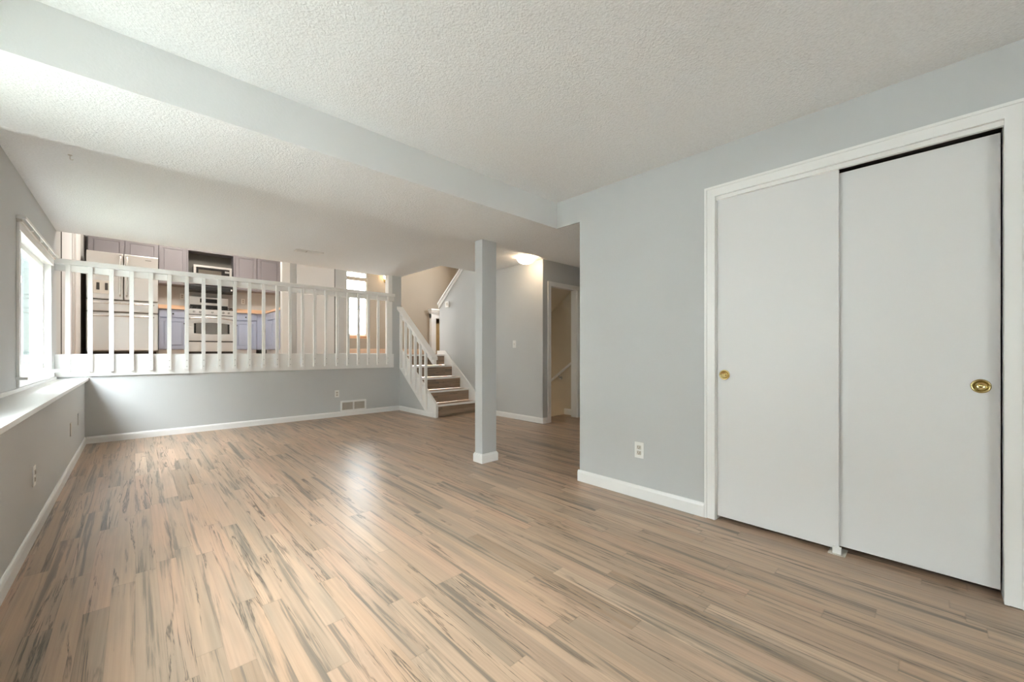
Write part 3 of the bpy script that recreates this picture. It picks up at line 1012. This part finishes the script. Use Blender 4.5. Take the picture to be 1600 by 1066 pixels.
# basement handrail
hr = thing('handrail', 'pale handrail on the wall inside the basement doorway', 'handrail', (5.38, 4.5, 0.7))
bm = bmesh.new()
bm_tube(bm, [(5.335, 4.214, 0.89), (5.335, 5.4, 0.89 - 1.186 * 0.70)], 0.02, 14)
finish('rail', bm, M['trim'], hr, True)
for yy in (4.5, 5.2):
    zz = 0.89 - (yy - 4.214) * 0.70
    bm = bmesh.new()
    bm_tube(bm, [(5.398, yy, zz - 0.07), (5.35, yy, zz - 0.065), (5.335, yy, zz - 0.02)], 0.008, 8)
    bm_lathe(bm, [(0, 0), (0.03, 0), (0.03, -0.006), (0, -0.008)], (5.3995, yy, zz - 0.07), (1, 0, 0), 16)
    finish('bracket', bm, M['screw'], hr, True)
# basement steps
bs = thing('basement_stairs', 'wood-look stairs going down behind the hallway doorway', 'stairs', (4.98, 4.43, -0.2))
for k in range(8):
    y = 4.43 + k * 0.255
    z = -(k + 1) * 0.195
    boxes('step', M['tread'], bs, ((XS + 0.112, y, z - 0.2), (5.398, y + 0.28, z)))

bb = thing('basement_fill_light', 'added unseen bulb-shaped fill light on the basement stair wall', 'lamp', (5.39, 6.3, 0.0))  # added, unseen, to brighten the stairwell walls
bm = bmesh.new()
bm_lathe(bm, [(0, 0), (0.04, 0), (0.04, -0.02), (0, -0.03)], (5.3995, 6.3, 0.0), (1, 0, 0), 16)
finish('base', bm, M['plastic'], bb, True)
bm = bmesh.new()
bm_lathe(bm, [(0.014, -0.03), (0.02, -0.05), (0.035, -0.075), (0.035, -0.09), (0.02, -0.112), (0, -0.118)], (5.3995, 6.3, 0.0), (1, 0, 0), 16)
finish('bulb', bm, M['bfill'], bb, True)

# ------------------------------------------------------------------ kitchen
YC = 10.0      # base cabinet fronts
YU = 10.28     # wall cabinet fronts
YK = 10.61     # kitchen wall
# refrigerator
fr = thing('refrigerator', 'stainless steel refrigerator with french doors behind the railing', 'refrigerator', (-0.14, 10.0, ZU))
fx0, fx1, fy = -0.592, 0.300, 9.65
fm = -0.146
boxes('body', M['almond'], fr, ((fx0 + 0.004, fy + 0.075, ZU + 0.02), (fx1 - 0.004, 10.55, 2.755)))
boxes('toe_grille', M['gasket'], fr, ((fx0 + 0.02, fy + 0.05, ZU + 0.001), (fx1 - 0.02, fy + 0.09, ZU + 0.06)))


def fridge_door(name, x0, x1, z0, z1):
    bm = bmesh.new()
    bm_box(bm, (x0, fy, z0), (x1, fy + 0.07, z1), 0.012)
    return finish(name, bm, M['steel'], fr)


dl = fridge_door('door', fx0, fm - 0.006, 1.972, 2.768)
dr = fridge_door('door', fm + 0.006, fx1, 1.972, 2.768)
dr1 = fridge_door('drawer', fx0, fx1, 1.765, 1.952)
dr2 = fridge_door('drawer', fx0, fx1, ZU + 0.075, 1.745)
for x, d in ((fm - 0.042, dl), (fm + 0.042, dr)):
    bm = bmesh.new()
    bm_tube(bm, [(x, fy + 0.002, 2.03), (x, fy - 0.045, 2.04), (x, fy - 0.05, 2.06), (x, fy - 0.05, 2.70), (x, fy - 0.045, 2.72), (x, fy + 0.002, 2.73)], 0.014, 12)
    finish('handle', bm, M['chrome'], d, True)
for z, d in ((1.905, dr1), (1.69, dr2)):
    bm = bmesh.new()
    bm_tube(bm, [(fx0 + 0.06, fy + 0.002, z), (fx0 + 0.07, fy - 0.042, z), (fx0 + 0.09, fy - 0.046, z), (fx1 - 0.09, fy - 0.046, z), (fx1 - 0.07, fy - 0.042, z), (fx1 - 0.06, fy + 0.002, z)], 0.013, 12)
    finish('handle', bm, M['chrome'], d, True)
dp = boxes('dispenser', M['almond'], dl, ((-0.515, fy - 0.006, 2.06), (-0.295, fy - 0.0002, 2.28)), bevel=0.002)
for x in (-0.455, -0.355):
    boxes('paddle', M['gasket'], dp, ((x - 0.018, fy - 0.012, 2.12), (x + 0.018, fy - 0.0062, 2.24)), bevel=0.002)
boxes('control_strip', M['chrome'], dl, ((-0.515, fy - 0.005, 2.285), (-0.295, fy - 0.0002, 2.37)), bevel=0.002)
boxes('badge', M['screw'], dr, ((0.13, fy - 0.003, 2.69), (0.21, fy - 0.0002, 2.705)), bevel=0.001)

# wall cabinets


def knob(parent, x, y, z, mat='gasket'):
    bm = bmesh.new()
    bm_lathe(bm, [(0.004, 0), (0.004, 0.012), (0.012, 0.016), (0.014, 0.022), (0.009, 0.028), (0, 0.029)], (x, y, z), (0, -1, 0), 14)
    return finish('knob', bm, M[mat], parent, True)


def wall_cabinet(label, x0, x1, z0, z1, ndoors, y=YU, knob_side=1):
    o = thing('wall_cabinet', label, 'cabinet', ((x0 + x1) / 2, y + 0.15, z0), 'wall cabinets over the kitchen counter')
    boxes('body', M['cab_up'], o, ((x0 + 0.001, y + 0.02, z0), (x1 - 0.001, YK - 0.001, z1)))
    w = (x1 - x0) / ndoors
    for k in range(ndoors):
        bm = bmesh.new()
        a0, a1 = x0 + k * w + 0.012, x0 + (k + 1) * w - 0.012
        bm_panel(bm, a0, a1, z0 + 0.012, z1 - 0.05, y, 0.0195, 0.05)
        d = finish('door', bm, M['cab_up'], o)
        kx = a1 - 0.03 if (knob_side > 0) == (k % 2 == 0) else a0 + 0.03
        knob(d, kx, y, z0 + 0.06)
    return o


wall_cabinet('mauve two-door wall cabinet above the refrigerator', -0.615, 0.325, 2.80, 3.19, 2)
wall_cabinet('mauve single-door wall cabinet right beside the refrigerator', 0.328, 0.752, 2.40, 3.19, 1)
wall_cabinet('mauve wall cabinet just right of the microwave', 1.55, 1.955, 2.40, 3.19, 1, knob_side=-1)
wall_cabinet('mauve corner wall cabinet at the right end of the kitchen', 1.958, 2.42, 2.40, 3.19, 1)
# open microwave shelf unit
ms = thing('microwave_shelf', 'open mauve shelf cabinet above the range', 'cabinet', (1.15, 10.45, 2.40))
boxes('frame', M['cab_up'], ms, ((0.754, YU, 2.40), (0.776, YK - 0.001, 3.19)), ((1.526, YU, 2.40), (1.548, YK - 0.001, 3.19)), ((0.776, YU, 3.11), (1.526, YK - 0.001, 3.19)), ((0.776, YU + 0.003, 2.435), (1.526, YK - 0.001, 2.455)))
boxes('back_panel', M['cab_dark'], ms, ((0.776, YK - 0.02, 2.455), (1.526, YK - 0.002, 3.11)))
mw = thing('microwave', 'stainless microwave oven on the open shelf above the range', 'microwave', (1.17, 10.4, 2.456))
mz0, mz1, mx0, mx1, my = 2.456, 2.835, 0.855, 1.49, 10.24
boxes('body', M['black'], mw, ((mx0 + 0.005, my + 0.03, mz0 + 0.001), (mx1 - 0.005, 10.57, mz1 - 0.004)))
bm = bmesh.new()
for a_, b_ in frame_y(my, my + 0.03, mx0, mx1, mz0 + 0.002, mz1, 0.04):
    bm_box(bm, a_, b_)
finish('front_frame', bm, M['steel'], mw)
dd = boxes('door', M['black'], mw, ((mx0 + 0.0405, my + 0.008, mz0 + 0.0425), (1.345, my + 0.03, mz1 - 0.045)), bevel=0.002)
boxes('window', M['ovenglass'], dd, ((mx0 + 0.075, my + 0.004, mz0 + 0.09), (1.31, my + 0.008, mz1 - 0.09)))
cp = boxes('control_panel', M['black'], mw, ((1.347, my + 0.008, mz0 + 0.04), (mx1 - 0.0405, my + 0.03, mz1 - 0.045)), bevel=0.002)
boxes('display', M['screw'], cp, ((1.37, my + 0.005, mz1 - 0.115), (1.445, my + 0.008, mz1 - 0.075)))
# range hood
hd = thing('range_hood', 'black slim range hood under the microwave shelf', 'range hood', (1.15, 10.35, 2.30))
boxes('canopy', M['black'], hd, ((0.757, 10.10, 2.315), (1.545, YK - 0.001, 2.395)), bevel=0.004)
boxes('knob', M['plastic'], hd, ((1.45, 10.09, 2.335), (1.475, 10.10, 2.37)), bevel=0.003)

# added kitchen fill light, unseen, in the form of a ceiling lamp
kl = thing('ceiling_lamp', 'added unseen fill light over the kitchen, shaped as a flat lamp', 'ceiling lamp', (0.9, 8.7, ZT))
boxes('housing', M['trim'], kl, ((0.2, 8.3, ZT - 0.05), (1.6, 9.1, ZT - 0.0005)), bevel=0.004)
boxes('diffuser', M['kfill'], kl, ((0.24, 8.34, ZT - 0.09), (1.56, 9.06, ZT - 0.0505)), bevel=0.006)
# range
rg = thing('range', 'stainless steel gas range with an oven window behind the railing', 'range', (1.115, 10.3, ZU))
rx0, rx1 = 0.742, 1.488
boxes('body', M['black'], rg, ((rx0 + 0.004, YC + 0.03, ZU + 0.03), (rx1 - 0.004, 10.58, 1.92)))
boxes('cooktop', M['black'], rg, ((rx0, YC + 0.03, 1.921), (rx1, 10.575, 1.935)), bevel=0.003)
for gx in (0.87, 1.115, 1.36):
    bm = bmesh.new()
    bm_box(bm, (gx - 0.115, YC + 0.06, 1.963), (gx + 0.115, YC + 0.075, 1.978), 0.002)
    bm_box(bm, (gx - 0.115, 10.47, 1.963), (gx + 0.115, 10.485, 1.978), 0.002)
    for q in (-0.11, -0.04, 0.04, 0.11):
        bm_box(bm, (gx + q - 0.006, YC + 0.06, 1.965), (gx + q + 0.006, 10.485, 1.978), 0.002)
    for q in (-0.11, 0.11):
        for yy in (YC + 0.067, 10.478):
            bm_box(bm, (gx + q - 0.006, yy - 0.006, 1.935), (gx + q + 0.006, yy + 0.006, 1.965))
    finish('burner_grate', bm, M['black'], rg)
bg_ = boxes('backguard', M['steel'], rg, ((rx0 + 0.06, 10.50, 1.935), (rx1 - 0.02, 10.575, 2.225)), bevel=0.01)
boxes('display', M['black'], bg_, ((0.98, 10.494, 2.10), (1.27, 10.4998, 2.185)), bevel=0.002)
boxes('vent_slot', M['black'], bg_, ((rx0 + 0.075, 10.495, 1.95), (rx1 - 0.035, 10.4998, 2.05)), bevel=0.002)
cpn = boxes('control_panel', M['steel'], rg, ((rx0, YC - 0.005, 1.815), (rx1, YC + 0.03, 1.92)), bevel=0.004)
for x in (0.84, 0.935, 1.13, 1.31, 1.40):
    bm = bmesh.new()
    bm_lathe(bm, [(0.021, 0), (0.021, 0.012), (0.017, 0.032), (0, 0.033)], (x, YC - 0.005, 1.868), (0, -1, 0), 16)
    finish('knob', bm, M['screw'], cpn, True)
od = boxes('oven_door', M['steel'], rg, ((rx0, YC - 0.012, 1.29), (rx1, YC + 0.03, 1.80)), bevel=0.006)
bm = bmesh.new()
hp = []
for k in range(13):
    u = k / 12
    hp.append((rx0 + 0.03 + u * (rx1 - rx0 - 0.06), YC - 0.06, 1.725 + 0.035 * math.sin(PI * u)))
bm_tube(bm, [(hp[0][0], YC - 0.01, hp[0][2])] + hp + [(hp[-1][0], YC - 0.01, hp[-1][2])], 0.014, 10)
finish('handle', bm, M['chrome'], od, True)
bm = bmesh.new()
pts = [(0.835, 1.44), (1.415, 1.44)]
top = [(0.835 + (1.415 - 0.835) * (1 - k / 10), 1.635 + 0.02 * math.sin(PI * k / 10)) for k in range(11)]
bot = [(0.835 + (1.415 - 0.835) * k / 10, 1.44 - 0.015 * math.sin(PI * k / 10)) for k in range(11)]
bm_prism(bm, bot + top, 'y', YC - 0.016, YC - 0.0122)
finish('window', bm, M['ovenglass'], od)
for x in (0.855, 1.395):
    boxes('window_edge', M['black'], od, ((x - 0.014, YC - 0.0175, 1.44), (x + 0.014, YC - 0.0162, 1.635)))
boxes('drawer', M['steel'], rg, ((rx0, YC - 0.012, ZU + 0.06), (rx1, YC + 0.03, 1.27)), bevel=0.005)
boxes('toe_kick', M['gasket'], rg, ((rx0 + 0.01, YC + 0.02, ZU + 0.001), (rx1 - 0.01, YC + 0.05, ZU + 0.055)))

# base cabinets


def base_cabinet(label, x0, x1, kside=1):
    o = thing('base_cabinet', label, 'cabinet', ((x0 + x1) / 2, YC + 0.3, ZU), 'lavender base cabinets under the counter')
    boxes('body', M['cab_low'], o, ((x0 + 0.001, YC + 0.02, ZU + 0.10), (x1 - 0.001, YK - 0.001, 1.888)))
    boxes('toe_kick', M['trim'], o, ((x0 + 0.001, YC + 0.06, ZU + 0.001), (x1 - 0.001, YC + 0.08, ZU + 0.10)))
    bm = bmesh.new()
    bm_box(bm, (x0 + 0.012, YC, 1.735), (x1 - 0.012, YC + 0.0195, 1.875), 0.004)
    d = finish('drawer', bm, M['cab_low'], o)
    knob(d, (x0 + x1) / 2, YC, 1.80)
    bm = bmesh.new()
    bm_panel(bm, x0 + 0.012, x1 - 0.012, ZU + 0.115, 1.715, YC, 0.0195, 0.055)
    d = finish('door', bm, M['cab_low'], o)
    knob(d, x1 - 0.04 if kside > 0 else x0 + 0.04, YC, 1.62)
    return o


base_cabinet('lavender base cabinet between refrigerator and range', 0.318, 0.735)
base_cabinet('lavender base cabinet just right of the range', 1.495, 1.90, -1)
# corner run towards the camera, facing left
pc = thing('peninsula_cabinet', 'lavender base cabinet run turning the kitchen corner towards the railing', 'cabinet', (2.3, 9.3, ZU))
boxes('body', M['cab_low'], pc, ((2.05, 8.662, ZU + 0.10), (2.66, YK - 0.001, 1.888)), ((1.902, YC + 0.02, ZU + 0.10), (2.05, YK - 0.001, 1.888)))
boxes('toe_kick', M['trim'], pc, ((2.09, 8.662, ZU + 0.001), (2.12, YC + 0.05, ZU + 0.10)))
for y0_, y1_ in ((8.70, 9.22), (9.24, 9.72)):
    boxes('drawer', M['cab_low'], pc, ((2.031, y0_, 1.735), (2.0495, y1_, 1.875)), bevel=0.004)
    dpl = boxes('door', M['cab_low'], pc, ((2.031, y0_, ZU + 0.115), (2.0495, y1_, 1.715)), bevel=0.004)
    bm = bmesh.new()
    bm_box(bm, (2.024, y0_ + 0.07, ZU + 0.185), (2.0308, y1_ - 0.07, 1.645), 0.003)
    finish('raised_panel', bm, M['cab_low'], dpl)
# counters: left of the range, and the L-shaped one right of it
c1 = tag(boxes('countertop', M['counter'], None, ((0.316, YC - 0.03, 1.889), (0.737, YK - 0.001, 1.93)), ((0.316, YK - 0.02, 1.93), (0.737, YK - 0.001, 2.02)), bevel=0.004), 'short orange countertop between refrigerator and range', 'countertop')
bm = bmesh.new()
bm_prism(bm, [(1.492, YC - 0.03), (2.02, YC - 0.03), (2.02, 8.662), (2.66, 8.662), (2.66, YK - 0.001), (1.492, YK - 0.001)], 'z', 1.889, 1.93)
bm_box(bm, (1.492, YK - 0.02, 1.93), (2.66, YK - 0.001, 2.02))
tag(finish('countertop', bm, M['counter']), 'orange L-shaped countertop to the right of the range', 'countertop')
outlet('white wall outlet above the counter right of the range', (1.75, YK, 2.195), (0, -1, 0))
outlet('white wall outlet above the counter beside the refrigerator', (0.70, YK, 2.21), (0, -1, 0))

# partition end casing and the white door on it
sbox('trim_7', M['trim'], ((2.03, 8.532, ZU), (2.168, 8.5495, 3.3)), label='broad white casing at the end of the kitchen partition', cat='trim', bevel=0.004)
pd = boxes('door_4', M['door'], None, ((2.285, 8.505, ZU + 0.02), (2.985, 8.54, 3.06)), bevel=0.003)
struct(pd, 'plain white door on the partition wall between kitchen and dining window', 'door')
boxes('bottom_gap_shade', M['gasket'], pd, ((2.285, 8.51, ZU + 0.004), (2.985, 8.536, ZU + 0.02)))  # dark strip drawn for the shade in the gap under the door
boxes('edge_shadow_strip', M['gasket'], pd, ((2.985, 8.51, ZU + 0.02), (2.999, 8.5495, 3.06)))  # dark strip drawn for the shadow along the door edge

# ------------------------------------------------------------------ dining room
sc = thing('wall_sconce', 'small warm lit wall sconce on the beige wall right of the dining window', 'wall lamp', (4.76, 9.9, 2.98))
bm = bmesh.new()
bm_lathe(bm, [(0, 0), (0.05, 0), (0.045, 0.015), (0, 0.02)], (4.76, 9.8995, 2.93), (0, -1, 0), 20)
finish('back_plate', bm, M['brass'], sc, True)
for x in (4.70, 4.83):
    bm = bmesh.new()
    bm_tube(bm, [(4.76, 9.88, 2.93), (x, 9.82, 2.91), (x, 9.78, 2.95)], 0.008, 8)
    arm = finish('arm', bm, M['brass'], sc, True)
    bm = bmesh.new()
    bm_lathe(bm, [(0.015, 0.0), (0.034, 0.02), (0.045, 0.05), (0.04, 0.085), (0.02, 0.10), (0, 0.103)], (x, 9.78, 2.955), (0, 0, 1), 18)
    finish('bulb', bm, M['bulb'], arm, True)

fp = thing('fireplace', 'white mantel fireplace with tan tile on the far beige wall above the stairs', 'fireplace', (6.6, 9.9, ZU))
boxes('mantel_shelf', M['trim'], fp, ((6.03, 9.70, 2.235), (6.97, 9.8995, 2.285)), ((6.045, 9.73, 2.19), (6.955, 9.8995, 2.235)), ((6.06, 9.76, 2.15), (6.94, 9.8995, 2.19)), bevel=0.006)
boxes('header_board', M['trim'], fp, ((6.085, 9.80, 2.02), (6.92, 9.8995, 2.15)), bevel=0.004)
for x0_, x1_ in ((6.085, 6.235), (6.77, 6.92)):
    boxes('pilaster', M['trim'], fp, ((x0_, 9.785, ZU + 0.001), (x1_, 9.8995, 2.15)), bevel=0.005)
bm = bmesh.new()
tz = [ZU + 0.001 + k * 0.11 for k in range(9)]
for z in tz:
    z1_ = min(z + 0.106, 2.02)
    bm_box(bm, (6.236, 9.83, z), (6.385, 9.8995, z1_), 0.002)
    bm_box(bm, (6.62, 9.83, z), (6.769, 9.8995, z1_), 0.002)
bm_box(bm, (6.236, 9.83, 1.872), (6.769, 9.8995, 2.02), 0.002)
finish('tile_surround', bm, M['tile'], fp)
boxes('firebox', M['black'], fp, ((6.387, 9.85, ZU + 0.001), (6.618, 9.8995, 1.86)))

# ------------------------------------------------------------------ outside
sbox('ground_outside', M['ground'], ((-40, -30, -0.9), (-0.87, 60, -0.7)), label='unseen ground added outside the left windows to cut upward light', cat='ground')  # slab added to stop light rising steeply through the windows
tag(boxes('added_blocker_wall', M['outside'], None, ((-3.4, -6.0, -0.7), (-3.2, 4.0, 3.1))), 'pale added, unseen wall outside the left windows', 'wall')  # added out of view to hold back low outdoor light
tag(boxes('added_blocker_far', M['blocker'], None, ((-3.4, 4.01, -0.7), (-3.2, 9.0, 4.2))), 'grey added, unseen fence outside the far left window', 'blocker')  # added out of view to weaken light through the far window
tag(boxes('added_house', M['siding'], None, ((-12.0, 13.0, -0.7), (-1.6, 20.0, 6.0))), 'dull teal house added outside to darken the left window view', 'house')  # added so the pane shows dark teal instead of bright sky
